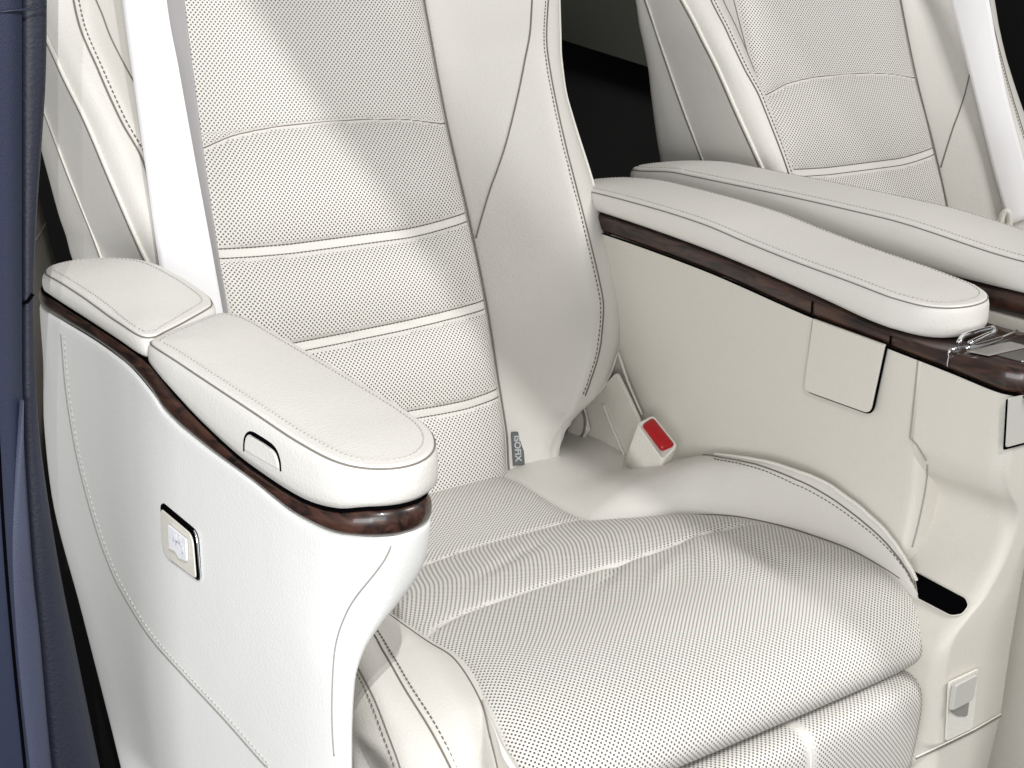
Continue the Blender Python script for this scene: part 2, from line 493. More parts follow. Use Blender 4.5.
# ------------------------------------------------------------------ seat cushion
prof = resample([(0, .53, .395), (0, .47, .412), (0, .42, .419), (0, .32, .418), (0, .20, .430), (0, .10, .431), (0, .045, .426), (0, .005, .416), (0, -.018, .404), (0, -.029, .390), (0, -.029, .378), (0, -.018, .367), (0, .01, .362), (0, .05, .360)], 260)
exr = pchip([.55, .45, .38, .31, .275, .239, .195, .147, .09, .034, .0, -.03], [.13, .129, .121, .116, .150, .200, .226, .239, .243, .241, .237, .221])
_el = [U(u, v, 'z', z) for u, v, z in [(330,575,.426),(375,605,.428),(425,640,.431),(455,660,.432),(480,700,.427)]]
exl = pchip([.55, .45, .38] + [p[1] for p in _el] + [.02, .0, -.03], [-.14, -.135, -.140] + [p[0] for p in _el] + [-.220, -.226, -.222])
cs1 = pchip([-.20, -.166, .0, .114, .2], [.290, .293, .315, .312, .30])
P_s2 = [U(*p, 'z', .428) for p in [(425,640),(445,626),(470,614),(540,590),(640,560),(710,535)]]
cs2 = pchip([p[0] for p in P_s2] + [.26], [p[1] for p in P_s2] + [.17])
uc = np.linspace(-1, 1, 80); uc = np.sign(uc)*(1-(1-np.abs(uc))**1.2)
def fold(x, y, cx, cy, ang, ln, wd, amp):
    ca, sa = math.cos(ang), math.sin(ang)
    a = (x-cx)*ca + (y-cy)*sa; b = -(x-cx)*sa + (y-cy)*ca
    return amp*np.exp(-(a/ln)**2 - (b/wd)**2)
def cush_d(x, y, u):
    g = .0024*np.exp(-((y-cs1(x))/.0022)**2) + .0026*np.exp(-((y-cs2(x))/.0022)**2)
    puff = np.zeros_like(x)
    for a, b, A in ((np.full_like(x, .53), cs1(x), .006), (cs1(x), cs2(x), .0085), (cs2(x), np.full_like(x, -.10), .012)):
        t = np.clip((a-y)/(a-b), 0, 1)
        A = A*.72; puff += np.where((y <= a) & (y > b), A*np.clip(np.sin(math.pi*t), 0, 1)**.7, 0)
    edge = 1-np.abs(u)**10
    w = fold(x, y, .16, .13, 1.15, .05, .012, -.0040) + fold(x, y, .12, .155, 1.0, .045, .010, .0025) + fold(x, y, .02, .17, .55, .05, .006, -.0016) \
        + fold(x, y, -.03, .25, .35, .06, .007, -.0013) + fold(x, y, .19, .03, .9, .03, .005, -.0015) + fold(x, y, .05, .14, .45, .06, .008, .0012)
    return (puff + w*1.7 - g)*edge - .003*np.abs(u)**24
nose_i = int(np.argmin(np.abs(prof[:150, 1]-.0))); ds = float(np.linalg.norm(prof[1]-prof[0]))
rows = []; pf = []
tan = np.gradient(prof, axis=0); tan /= np.linalg.norm(tan, axis=1)[:, None]
for i, q in enumerate(prof):
    under = i > 150 and q[2] < .39
    yk = max(q[1], -.03) if not under else -.03
    a, b = float(exl(yk)), float(exr(yk))
    x = a + (uc+1)/2*(b-a)
    nrm = np.array([0, -tan[i][2], tan[i][1]]); nrm = nrm if (nrm[2] > 0 or under) else -nrm
    if i < 60: nrm = np.array([0, 0, 1.])
    else:
        nrm = np.array([0, tan[i][2], -tan[i][1]])
    fade = 1.0 if not under else .4
    ya = q[1] if i < nose_i else prof[nose_i][1] - .8*(i-nose_i)*ds
    fade = float(1 - .85*smooth01((i-nose_i-14)/70.0))
    d = cush_d(x, np.full_like(x, max(ya, -.09)), uc)*fade
    # rounded corners of the nose
    bow = .010*np.abs(uc)**4*smooth01((.06-q[1])/.09) if True else 0
    rows.append(np.stack([x, q[1] + nrm[1]*d + bow, q[2] + nrm[2]*d - bow*.6], 1))
    p = np.ones_like(x)*(np.abs(uc) < .982)
    p *= (np.abs(q[1]-cs1(x)) > .0022); p *= (np.abs(q[1]-cs2(x)) > .0022)
    if under and q[2] < .366: p *= 0
    pf.append(p)

# right bolster
zc = pchip([.53, .49, .44, .378, .319, .265, .161, .075, .026, .005, -.02], [.425, .437, .438, .432, .450, .470, .484, .463, .430, .395, .35])
zi = pchip([.53, .47, .42, .32, .20, .10, .045, .005, -.018, -.03], [.395, .412, .419, .418, .430, .431, .426, .416, .404, .39])
def bol_r(y):
    xe = float(exr(y)); z0 = float(zi(y)); z1 = max(float(zc(y)), z0-.02); w = max(.247-xe, .010)
    ctl = [(xe-.002, z0-.006), (xe+.001, z0+.001), (xe+.30*w, z0+.46*(z1-z0)+.003), (xe+.65*w, z0+.86*(z1-z0)+.002), (xe+w, z1), (xe+w+.007, z1-.003), (xe+w+.012, z1-.016), (xe+w+.013, min(z1-.06, .36)), (xe+w+.010, .30)]
    c = resample([(0, a, b) for a, b in ctl], 44)
    return np.stack([c[:, 1], np.full(44, y), c[:, 2]], 1)
br = [bol_r(y) for y in np.linspace(.53, .0, 120)]
Vr, Fr = rows_mesh(br)
# left bolster: guide curves laid over the real heights of its crown
zl = {'e': [(330,575,.424),(375,605,.428),(425,640,.432),(455,660,.434),(480,700,.428),(489,735,.412),(497,768,.392),(502,800,.370),(504,840,.340)],
      'a': [(300,560,.440),(362,620,.449),(385,655,.445),(405,690,.437),(430,730,.424),(450,768,.408),(468,810,.386),(480,850,.352)],
      'b': [(280,590,.440),(330,625,.449),(350,655,.446),(372,695,.437),(388,735,.420),(400,768,.404),(412,810,.380),(420,850,.346)],
      'o': [(250,600,.400),(300,640,.405),(330,690,.400),(345,725,.392),(355,745,.388),(378,768,.372),(396,800,.352),(404,840,.322)]}
G = {k: resample([U(u, v, 'z', z) for u, v, z in L], 110) for k, L in zl.items()}
bl = []
for i in range(110):
    e, a, b, o = (G[k][i] for k in 'eabo')
    up = np.array([0, -.15, 1.0])
    ctl = [e + np.array([.014, 0, -.007]), e + np.array([.006, 0, -.0015]), e + np.array([0, 0, 0]), e*.55 + a*.45 + up*.007, a + up*.0005, a*.5 + b*.5 + up*.0035, b, b*.45 + o*.55 + np.array([-.007, -.006, .009]), o, o + np.array([.004, .0, -.05])]
    bl.append(resample(ctl, 44))
Vl, Fl = rows_mesh([r[::-1] for r in bl])
# plain leather piece filling between the left bolster and the punched nose
fA = resample([U(u, v, 'z', z) for u, v, z in [(480,700,.427),(489,735,.411),(497,768,.391),(502,800,.368)]], 20)
fB = resample([np.array([float(exl(y)), y, float(zi(y))]) for y in (.056, .03, .01, -.02)], 20)
fl = [[fA[i]*(1-t) + fB[i]*t + np.array([0, -.002, .004])*math.sin(math.pi*t) + np.array([0, 0, -.001]) for t in np.linspace(-.05, 1.05, 14)] for i in range(20)]
Vf, Ff = rows_mesh(fl)
mb = MB(); mb.add(Vr, Fr); mb.add(Vl, Fl); mb.add(Vf, Ff)
# body of the cushion beneath the covers
mb.box((0.0, .26, .345), (.225, .25, .045))
cushion = mb.build('seat_cushion', M['leather'], seat)
grid('center_panel', rows, M['perf'], cushion, perf=np.array(pf, float))
def cpath(cs, lift, n=80):
    out = []
    for t in np.linspace(-.98, .98, n):
        x = 0; y = .3
        for _ in range(6):
            a, b = float(exl(y)), float(exr(y)); x = a + (t+1)/2*(b-a); y = float(cs(x))
        d = cush_d(np.array([x]), np.array([y]), np.array([t]))
        out.append(np.array([x, y, float(np.interp(-y, -prof[:150, 1], prof[:150, 2])) + float(d[0]) + lift]))
    return out
M['crease'] = plain('tone_on_tone_thread', (.42, .40, .36), .8)
tube('seam', cpath(cs1, -.0002), .0005, M['crease'], cushion, 6)
tube('seam', cpath(cs2, -.0002), .0005, M['crease'], cushion, 6)
# right bolster seam: twin line and piping along the crown
def bolr_line(frac, y0, y1, lift=.0003, n=100):
    out = []
    for y in np.linspace(y0, y1, n):
        s = bol_r(y); xe = float(exr(y)); w = max(.247-xe, .010)
        k = int(np.argmax(s[:, 2])); x = xe + w*float(np.interp(y, [0, .08, .16, .25, .29], [frac-.16, frac-.12, frac-.02, frac+.26, 1.02])) if frac < 1 else xe + w
        z = np.interp(x, s[1:k+1, 0], s[1:k+1, 2]); out.append(np.array([x, y, z+lift]))
    return out
tube('seam', bolr_line(.62, .285, .016), .0008, M['seam'], cushion, 6)
dashes('stitching', bolr_line(.52, .26, .016, .0006, 160), M['stitch'], cushion)
tube('piping', bolr_line(1.0, .27, .012), .0018, M['piping'], cushion, 6)
# left bolster seams
def loft_line(t, lift=.0004):      # t: index in the section
    return [r[t] + np.array([0, -.0001, lift]) for r in bl]
def nearest_idx(k):
    return [int(np.argmin(np.linalg.norm(bl[i]-G[k][i], axis=1))) for i in range(110)]
ia, ib, ie = (int(np.median(nearest_idx(k))) for k in 'abe')
A = np.array([G['a'][i] for i in range(110)]); B = np.array([G['b'][i] for i in range(110)]); E_ = np.array([G['e'][i] for i in range(110)])
tube('seam', [p + np.array([0, 0, .0007]) for p in A], .0008, M['seam'], cushion, 6)
tube('seam', [p + np.array([0, 0, .0003]) for p in B], .0007, M['seam'], cushion, 6)
tube('seam', [p + np.array([0, 0, .0004]) for p in E_[20:]], .0006, M['seam'], cushion, 6)
inw = lambda L, k: [L[i] + (E_[i]-L[i])/np.linalg.norm(E_[i]-L[i])*k + np.array([0, 0, .0022]) for i in range(110)]
dashes('stitching', inw(A, .005), M['stitch'], cushion, .0048, .0032, .0007)
otw = [B[i] - (A[i]-B[i])/np.linalg.norm(A[i]-B[i])*.004 + np.array([0, -.0002, .0008]) for i in range(110)]
dashes('stitching', otw, M['stitch'], cushion, .0048, .0032, .0006)
edr = [np.array([float(exr(y))+.0005, y, float(zi(y))-.001]) for y in np.linspace(.45, .03, 80)]
tube('seam', edr, .0007, M['seam'], cushion, 6)

# ------------------------------------------------------------------ leg rest under the nose
lrp = resample([(0, .02, .352), (0, -.012, .357), (0, -.030, .352), (0, -.037, .335), (0, -.036, .30), (0, -.03, .24), (0, -.02, .17)], 120)
rows = []; pf = []
ul = np.linspace(-1, 1, 70)
for q in lrp:
    x = .012 + ul*.212 
    rnd = .016*np.abs(ul)**8
    bump = .0025*(1-np.abs((x-.055))/.3) - .003*np.exp(-((x-.055)/.0025)**2)
    rows.append(np.stack([x, q[1] - bump + rnd, q[2] - rnd*.4 + .004*ul], 1))
    pf.append((np.abs(ul) < .975)*(np.abs(x-.055) > .005)*1.0)
leg = MB(); leg.box((.012, .03, .245), (.208, .048, .10))
legrest = leg.build('leg_rest', M['leather'], seat)
grid('center_panel', rows, M['perf'], legrest, perf=np.array(pf, float))
tube('piping', [np.array([.055, q[1]-.001, q[2]]) for q in lrp[20:]], .0016, M['piping'], legrest, 6)
mb = MB(); mb.box((.012, .02, .3585), (.20, .022, .0022)); mb.build('hinge_strip', plain('dark_hinge_plastic', (.06, .056, .05), .6), legrest, False)

# ------------------------------------------------------------------ armrest pads
def pad(name, outline, zb, zs, top, spine, mat, parent, side_bulge=.0012):
    """upholstered pad: bottom edge follows zb(y), the sewn edge follows zs(y), the top is gently domed"""
    O = np.array(outline, float); n = len(O)
    s0, s1 = np.array(spine[0]), np.array(spine[1])
    sd = s1-s0; L2 = sd @ sd
    t = np.clip(((O-s0) @ sd)/L2, 0, 1); Mx = s0 + t[:, None]*sd
    dist = np.linalg.norm(O-Mx, axis=1)
    rings = []
    def ring(inset, zf):
        k = np.clip(inset/np.maximum(dist, 1e-5), -1, 1)[:, None]
        P = O + (Mx-O)*k
        return np.stack([P[:, 0], P[:, 1], zf(P, O)], 1)
    ZB = lambda P, O: zb(O[:, 1]); 
    rings.append(ring(.020, lambda P, O: zb(O[:, 1])))
    rings.append(ring(.006, lambda P, O: zb(O[:, 1])))
    rings.append(ring(.002, lambda P, O: zb(O[:, 1]) + .0015))
    for f in (.2, .4, .6, .8):
        rings.append(ring(-side_bulge*math.sin(math.pi*f)*1.0, lambda P, O, f=f: zb(O[:, 1]) + (zs(O[:, 1])-zb(O[:, 1]))*f))
    rings.append(ring(.0003, lambda P, O: zs(O[:, 1]) - .0018))
    rings.append(ring(.0016, lambda P, O: zs(O[:, 1])))
    rings.append(ring(.0020, lambda P, O: zs(O[:, 1]) + .0016))
    for f in (.05, .09, .14, .20, .28, .38, .5, .63, .77, .9, 1.0):
        ins = np.maximum(dist*f, .0022)
        rings.append(ring(ins, lambda P, O, f=f: zs(P[:, 1])*1.0 + .0014 + top*(1-(1-f)**2.2)))
    V, F = rows_mesh(rings, True, True)
    o = link(name, V, F, mat, parent)
    md = o.modifiers.new('weld', 'WELD'); md.merge_threshold = .00002
    sline = ring(.0010, lambda P, O: zs(O[:, 1]))
    stl = ring(.0085, lambda P, O: zs(P[:, 1]) + .0018 + top*(1-(1-np.clip(.0085/dist, 0, 1))**2.2))
    return o, sline, stl
def finish_pad(o, sline, stl):
    tube('seam', sline, .0006, M['pad_seam'], o, 6, True)
    b = MB(); b.dashes(np.vstack([stl, stl[:1]]), .0042, .0026, .0005); b.build('stitching', M['stitch_pale'], o)
M['stitch_pale'] = plain('pale_grey_stitch', (.50, .485, .455), .8); M['pad_seam'] = plain('pad_seam_groove', (.20, .185, .165), .8)

armrest_l = None
# wall and trim heights along the left armrest (front is low, the rear rises)
_pb = [U(u, v, 'x', -.3705) for u, v in [(43,294),(67,309),(100,330),(133,353),(148,366),(170,393),(200,425),(250,469)]]
_pw = [U(u, v, 'x', -.3705) for u, v in [(43,311),(67,325),(90,339),(123,363),(150,393),(163,413),(200,445),(250,481)]]
l_zb = pchip([-.03, -.012, .012, .045] + [p[1] for p in _pb] + [.50], [.6355, .6345, .629, .626] + [p[2] for p in _pb] + [_pb[0][2]+.001])
l_zw = pchip([-.03, -.012, .02, .046] + [p[1] for p in _pw] + [.50], [.6155, .6150, .6125, .6130] + [p[2] for p in _pw] + [_pw[0][2]+.001])
l_zs = pchip([-.03, 0., .044, .102, .173, .249, .33], [.6605, .661, .664, .670, .6765, .683, .687])
l_zsr = pchip([.24, .262, .285, .31, .335, .36, .414, .45, .50], [.6835, .685, .6875, .6895, .6925, .6955, .699, .698, .695])
FO = [(-.3697, .245), (-.3702, .20), (-.3702, .10), (-.369, .045), (-.365, .012), (-.355, -.008), (-.338, -.018), (-.318, -.016), (-.298, -.002), (-.283, .022), (-.277, .055), (-.2765, .11), (-.2765, .20), (-.2775, .262), (-.2815, .281), (-.292, .288), (-.325, .275), (-.350, .263), (-.364, .255)]
def closed_resample(pts, n):
    P = np.array(pts + [pts[0]], float)
    Q = np.vstack([P[-2], P, P[1]]); fine = []
    for i in range(len(P)-1):
        p0, p1, p2, p3 = Q[i], Q[i+1], Q[i+2], Q[i+3]
        for t in np.linspace(0, 1, 20, endpoint=False):
            fine.append(.5*((2*p1)+(-p0+p2)*t+(2*p0-5*p1+4*p2-p3)*t*t+(-p0+3*p1-3*p2+p3)*t**3))
    fine.append(P[-1]); fine = np.array(fine)
    s = np.r_[0, np.cumsum(np.linalg.norm(np.diff(fine, axis=0), axis=1))]
    x = np.linspace(0, s[-1], n, endpoint=False)
    return np.stack([np.interp(x, s, fine[:, k]) for k in range(2)], 1)
ol = closed_resample(FO, 200)
o, a, b = pad('armrest_pad', ol, l_zb, l_zs, .0045, [(-.323, .035), (-.325, .215)], M['pad'], seat)
finish_pad(o, a, b); pad_front = o
RO = [(-.3695, .268), (-.3702, .32), (-.3700, .41), (-.366, .435), (-.352, .455), (-.330, .466), (-.308, .462), (-.290, .447), (-.281, .42), (-.279, .37), (-.280, .325), (-.286, .305), (-.298, .294), (-.325, .277), (-.348, .2645), (-.362, .2575)]
orr = closed_resample(RO, 180)
o, a, b = pad('armrest_pad', orr, l_zb, l_zsr, .002, [(-.326, .335), (-.326, .415)], M['pad'], seat, .002)
finish_pad(o, a, b)
o['label'] = 'short raised rear section of the left armrest pad'

# release latch let into the side of the left pad
bvp = bvh_of(pad_front)
lat = touch(bvp, [(244,451),(244.5,441),(246.5,435),(251,433),(261,438.5),(272,446),(277,452),(280,461),(281,471)], .0001, 60)
lm_ = MB(); lm_.tube(lat, np.interp(np.linspace(0, 1, len(lat)), [0, .22, .34, .62, .75, 1], [.0006, .0008, .0015, .0015, .0009, .0007]), 8)
gap = lm_.build('latch', M['black'], pad_front)
lbt = np.array(touch(bvp, [(246,449),(246.5,440),(249,436.5),(252,436),(261,441.5),(270,448.5),(275,454),(278,462),(279,468),(268,462),(256,455)], .0))
plate('latch_button', lbt[::-1], (-1, 0, 0), .0010, M['pad'], pad_front, .0003)

# ------------------------------------------------------------------ left side panel (flared shell) and its wood band
TO = [(-.370, .30), (-.3702, .20), (-.3702, .10), (-.369, .045), (-.365, .012), (-.355, -.008), (-.338, -.018), (-.318, -.016), (-.302, -.003), (-.2915, .022), (-.287, .055), (-.286, .11), (-.286, .20), (-.286, .30), (-.286, .40), (-.291, .448), (-.310, .468), (-.338, .469), (-.358, .461), (-.3685, .438), (-.3702, .40)]
tl = closed_resample(TO, 260)
def inset2(O, k):
    s0, s1 = np.array((-.325, .035)), np.array((-.325, .40)); sd = s1-s0
    t = np.clip(((O-s0) @ sd)/(sd @ sd), 0, 1); Mx = s0 + t[:, None]*sd
    d = np.linalg.norm(O-Mx, axis=1)
    return O + (Mx-O)*(k/d)[:, None]
def band(name, O, zlo, zhi, mat, parent, bulge=.0007):
    rings = []
    for f, ins in ((0, .006), (0, .0022), (.08, .0008), (.25, -.3*bulge), (.5, -bulge), (.75, -.3*bulge), (.92, .0008), (1, .0022), (1, .02)):
        P = inset2(O, ins); z = zlo(O[:, 1]) + (zhi(O[:, 1])-zlo(O[:, 1]))*f
        rings.append(np.stack([P[:, 0], P[:, 1], z], 1))
    V, F = rows_mesh(rings, True, True, True)
    return link(name, V, F, mat, parent)
band('wood_trim', tl, lambda y: l_zw(y)+.0012, lambda y: l_zb(y)-.0018, M['wood'], seat)
tube('shadow_gap', np.stack([inset2(tl, .003)[:, 0], inset2(tl, .003)[:, 1], l_zb(tl[:, 1])-.0006], 1), .0010, M['black'], seat, 6, True)
# shell rings: s = drop below the wood band
inx = pchip([0, .02, .035, .05, .065, .08, .10, .14, .45], [-.286, -.2865, -.291, -.304, -.323, -.339, -.350, -.3535, -.3535])
ybk = pchip([.25, .307, .419, .51, .576, .667, .70], [.318, .340, .394, .442, .453, .468, .468])
drops = np.r_[0, .0008, .003, np.linspace(.008, .15, 34), np.linspace(.16, .42, 24)]
rings = []
for k, s in enumerate(drops):
    ix = float(inx(s)); O = tl.copy()
    f = (O[:, 0] + .370)/(.084)                       # 0 outer .. 1 inner
    f = np.clip(f, 0, 1)
    x = -.3702 + f*(ix+.3702)
    z = l_zw(O[:, 1]) - s
    if s > .1:                                        # lower down the wall edge levels out
        zlev = .56 - (s-.1); w = smooth01((s-.1)/.25)*.0
        z = z
    yb_ = ybk(z)
    y = O[:, 1].copy()
    sh = smooth01((y-.10)/.34)
    y = y + (yb_-.468)*sh
    # the nose tucks back a little below the band
    y = y + np.where(O[:, 1] < .06, .016*smooth01(s/.09)*(1-smooth01((O[:, 1])/.06)), 0)
    ins = .0015 if s < .0005 else (.0004 if s < .002 else 0)
    x = x + np.where(f < .5, ins, -ins)
    x = x - .0035*math.sin(math.pi*min(s/.42, 1))*(1-f)
    rings.append(np.stack([x, y, z], 1))
V, F = rows_mesh(rings[::-1], True, True, True)
shell = link('side_panel', V, F, M['white'], seat)
R_ = np.array(rings)
bvs = bvh_of(shell)
# the long sewn line sweeping down the panel
SP = [(61,334),(66,390),(72,430),(80,470),(95,525),(108,562),(122,592),(150,637),(185,677),(225,720),(262,762),(268,767)]
sp = touch(bvs, SP, .0002, 200)
tube('seam', sp, .0007, plain('panel_seam_grey', (.28, .27, .25), .8), shell, 6)
dashes('stitching', touch(bvs, [(u+2.6, v-2.2) for u, v in SP], .0003, 260), M['stitch_pale'], shell, .0048, .0032, .0007)
# edge line on the nose between the outer skin and the inner liner
fline = touch(bvs, [(392.5,535),(391,545),(386,557),(375,573),(362,589),(350,606),(340,629),(335,650),(333,675),(332,710),(333,740),(335,766)], .0001, 120)
tube('panel_gap', resample(fline[::6], 80), .0006, plain('panel_gap_grey', (.30, .29, .27), .7), shell, 6)

# seat position switch let into the panel
sw = [U(*p, 'x', -.3725) for p in [(162,502),(198,532),(202,581),(164,553)]]
so = round_poly(sw, [.004, .008, .005, .016], 8)
swb = plate('switch_bezel', so, (-1, 0, 0), .0018, M['black'], shell)
tube('switch_rim', [p + np.array([-.0012, 0, 0]) for p in so[10:26]], .0009, M['chrome'], shell, 6)
c = np.mean(sw, 0)
sw2 = [p + (c-p)*.10 + np.array([-.001, .0014, -.0017]) for p in sw]
plate('switch_plate', round_poly(sw2, [.004, .008, .004, .014], 8), (-1, 0, 0), .0016, M['plastic'], shell)
ic = [U(*p, 'x', -.376) for p in [(169,524),(187,539),(188,561),(180,558),(176,551),(170,548)]]
plate('switch_button', round_poly(ic, .001, 3), (-1, 0, 0), .0012, M['button'], shell, .0003)
b = MB()
def icp(u, v): return U(u, v, 'x', -.3776)
for L in ([(175,533),(176,545)], [(176,541),(182,546)], [(182,546),(182.5,554)], [(178.5,535),(180,543)], [(173,531),(173.5,541)]):
    b.tube([icp(*L[0]), (icp(*L[0])+icp(*L[1]))/2, icp(*L[1])], .0004, 6)
b.build('switch_symbol', M['icon'], shell)

# ------------------------------------------------------------------ right armrest: pad, wood band, console
r_zb = pchip([-.10, .03, .087, .17, .32, .461, .55], [.6335, .6335, .6365, .648, .666, .676, .680])
r_zw = pchip([-.10, -.041, .02, .08, .174, .319, .456, .55], [.607, .609, .615, .620, .629, .6465, .656, .66])
r_zs = pchip([-.02, .048, .074, .13, .198, .259, .321, .388, .478, .56], [.661, .662, .664, .670, .676, .683, .691, .695, .697, .690])
PO = [(.262, .50), (.262, .40), (.262, .20), (.262, .105), (.2645, .078), (.272, .055), (.287, .040), (.310, .034), (.335, .037), (.355, .048), (.367, .066), (.372, .092), (.373, .20), (.373, .40), (.373, .53), (.368, .552), (.350, .562), (.318, .564), (.285, .560), (.267, .545)]
op = closed_resample(PO, 240)
o, a, b = pad('armrest_pad', op, r_zb, r_zs, .005, [(.3175, .088), (.3175, .51)], M['pad'], seat)
finish_pad(o, a, b)
o['label'] = 'long inner armrest pad above the centre console'
def section_box(name, outline, zlo, zhi, mat, parent, ease=.003, spine=((.318, -.03), (.318, .5)), cap=True):
    O = np.array(outline, float); s0, s1 = np.array(spine[0]), np.array(spine[1]); sd = s1-s0
    t = np.clip(((O-s0) @ sd)/(sd @ sd), 0, 1); Mx = s0 + t[:, None]*sd; d = np.linalg.norm(O-Mx, axis=1)
    rings = []
    for z_, ins in ((zlo, ease), (lambda y: zlo(y)+ease*.3, ease*.3), (lambda y: zlo(y)+ease, 0), (lambda y: zhi(y)-ease, 0), (lambda y: zhi(y)-ease*.3, ease*.3), (zhi, ease)):
        P = O + (Mx-O)*(ins/d)[:, None]; rings.append(np.stack([P[:, 0], P[:, 1], z_(O[:, 1])], 1))
    P = O + (Mx-O)*.5; rings.append(np.stack([P[:, 0], P[:, 1], zhi(P[:, 1])], 1))
    rings.append(np.stack([Mx[:, 0], Mx[:, 1], zhi(Mx[:, 1])], 1))
    V, F = rows_mesh(rings, True, True)
    return link(name, V, F, mat, parent)
WO = [(.262, .53), (.262, .40), (.262, .25), (.262, .10), (.262, -.02), (.264, -.040), (.272, -.056), (.285, -.062), (.32, -.064), (.352, -.063), (.367, -.056), (.375, -.040), (.377, -.02), (.377, .10), (.377, .25), (.377, .40), (.377, .53), (.372, .55), (.318, .556), (.267, .55)]
ow = closed_resample(WO, 260)
def r_top(y):
    return np.where(y < .03, .6315, r_zb(y)-.0022)
wtr = section_box('wood_trim', ow, lambda y: r_zw(y)+.001, r_top, M['wood'], seat, .004)
tube('shadow_gap', np.stack([ow[:, 0], ow[:, 1], r_zw(ow[:, 1])], 1), .0008, M['black'], seat, 6, True)
# glossy dark lid and chrome strip and pull on top of the wood
lid = round_poly([(.285, .012, .6316), (.366, .014, .6316), (.366, -.036, .6316), (.285, -.038, .6316)], .006)
plate('lid', lid, (0, 0, 1), .0010, M['darkpanel'], wtr)
plate('lid_inlay', [(.272, .008, .6330), (.330, .004, .6330), (.330, -.014, .6330), (.276, -.012, .6330)], (0, 0, 1), .0008, plain('grey_mirror_inlay', (.30, .28, .26), .25), wtr)
cs = [U(*p, 'z', .634) for p in [(951,350),(975,345),(1000,338),(1017,331)]]
tube('chrome_strip', resample([np.array([.2615, cs[0][1]+.002, .619]), np.array([.2612, cs[0][1]+.001, .628])] + cs, 40), .0013, M['chrome'], wtr)
hp = [U(*p, 'z', .640) for p in [(959,342),(964,336),(975,332),(988,329),(994,328),(994,332),(985,336),(970,343)]]
tube('chrome_pull', resample(hp, 50), .0024, M['chrome'], wtr)
tube('chrome_pull', resample([U(*p, 'z', .638) for p in [(966,348),(980,345),(1002,338)]], 20), .0018, M['chrome'], wtr)
# narrow joints across the wood
for yv in (.172, .080):
    tube('joint', [np.array([.2612, yv, z]) for z in np.linspace(float(r_zw(yv))+.002, float(r_top(np.array(yv)))-.002, 8)], .0009, M['black'], wtr, 6)

# console wall beneath: constant section behind the step, recessed section in front of it
def wall_x(y, z):
    """inner face of the console: x at a place on its wall"""
    lower = smooth01((.53-z)/.05)
    back = .262 + .004*math.sin(max(0, (.60-z)/.22)*3.14) - .012*float(smooth01((.50-z)/.10))
    z_f = [(.62, .262), (.545, .262), (.525, .266), (.505, .281), (.485, .284), (.455, .271), (.43, .256), (.415, .250), (.40, .236), (.38, .222), (.345, .212), (.05, .212)]
    zz = [q[0] for q in z_f][::-1]; xx = [q[1] for q in z_f][::-1]
    front = float(np.interp(z, zz, xx))
    return back, front
ys_b = np.linspace(.60, .047, 90); zz_b = np.linspace(0, 1, 60)
rows = []
for y in ys_b:
    top = float(r_zw(y)); r = []
    for t in zz_b:
        z = top - t*(top-.20); bk, fr = wall_x(y, z); r.append((bk, y, z))
    rows.append(r)
# rounded front edge of the rear wall, turning in to the recess
for ang in np.linspace(.15, 1, 10):
    r = []
    for t in zz_b:
        top = float(r_zw(.047)); z = top - t*(top-.20); bk, fr = wall_x(.047, z)
        k = float(smooth01((.545-z)/.03)); e = .001 + .030*k
        r.append((bk + (1-math.cos(ang*math.pi/2))*e*1.2, .047 - math.sin(ang*math.pi/2)*(.0015+.014*k), z))
    rows.append(r)
con = MB(); con.add(*rows_mesh(rows))
# front block
FX = [(.2624, .620), (.2624, .60), (.2624, .575), (.2624, .548), (.2637, .535), (.270, .519), (.282, .505), (.288, .494), (.2875, .480), (.281, .460), (.270, .441), (.259, .4275), (.251, .421), (.242, .4155), (.232, .409), (.222, .402), (.214, .390), (.211, .370), (.210, .33), (.209, .28), (.208, .10)]
fx = resample([(0, a, b) for a, b in FX], 130)[:, 1:]
rows = []
rxe = lambda z: float(np.interp(z, [.10, .25, .302, .452, .56, .62], [.268, .294, .307, .318, .362, .372]))
def front_y(z): return float(np.interp(z, [.10, .25, .36, .43, .50, .62], [-.050, -.047, -.044, -.044, -.047, -.051]))
for k, y in enumerate(np.linspace(.046, -.030, 30)):
    rows.append([(x, y, min(z, float(r_zw(y))) if z > .60 else z) for x, z in fx])
for a in np.linspace(.1, 1, 10):
    th = a*math.pi/2
    rows.append([(x + .010*(1-math.cos(th)), -.030 + (front_y(z)+.030)*math.sin(th), min(z, .609) if z > .60 else z) for x, z in fx])
rows.append([(x + .011 + (rxe(z)-x-.011)*.5, front_y(z), min(z, .609) if z > .60 else z) for x, z in fx])
rows.append([(rxe(z), front_y(z), min(z, .609) if z > .60 else z) for x, z in fx])
rows.append([(rxe(z)+.004, front_y(z)+.02, min(z, .609) if z > .60 else z) for x, z in fx])
rows.append([(rxe(z)+.004, .55, min(z, .609) if z > .60 else z) for x, z in fx])
con.add(*rows_mesh(rows))
console = con.build('console', M['plastic'], seat)
tube('panel_gap', [np.array([.2615, .049, z]) for z in np.linspace(.617, .545, 12)] + [np.array([.2622, .046-.004*k, .545-.004*k]) for k in range(1, 5)], .0007, plain('soft_gap', (.34, .33, .30), .7), console, 6)
bvk = bvh_of(console)
tube('panel_gap', touch(bvk, [(927.5,464),(927,474),(923.5,498),(917,528),(912,547)], .0002, 30), .0008, bpy.data.materials['soft_gap'], console, 6)
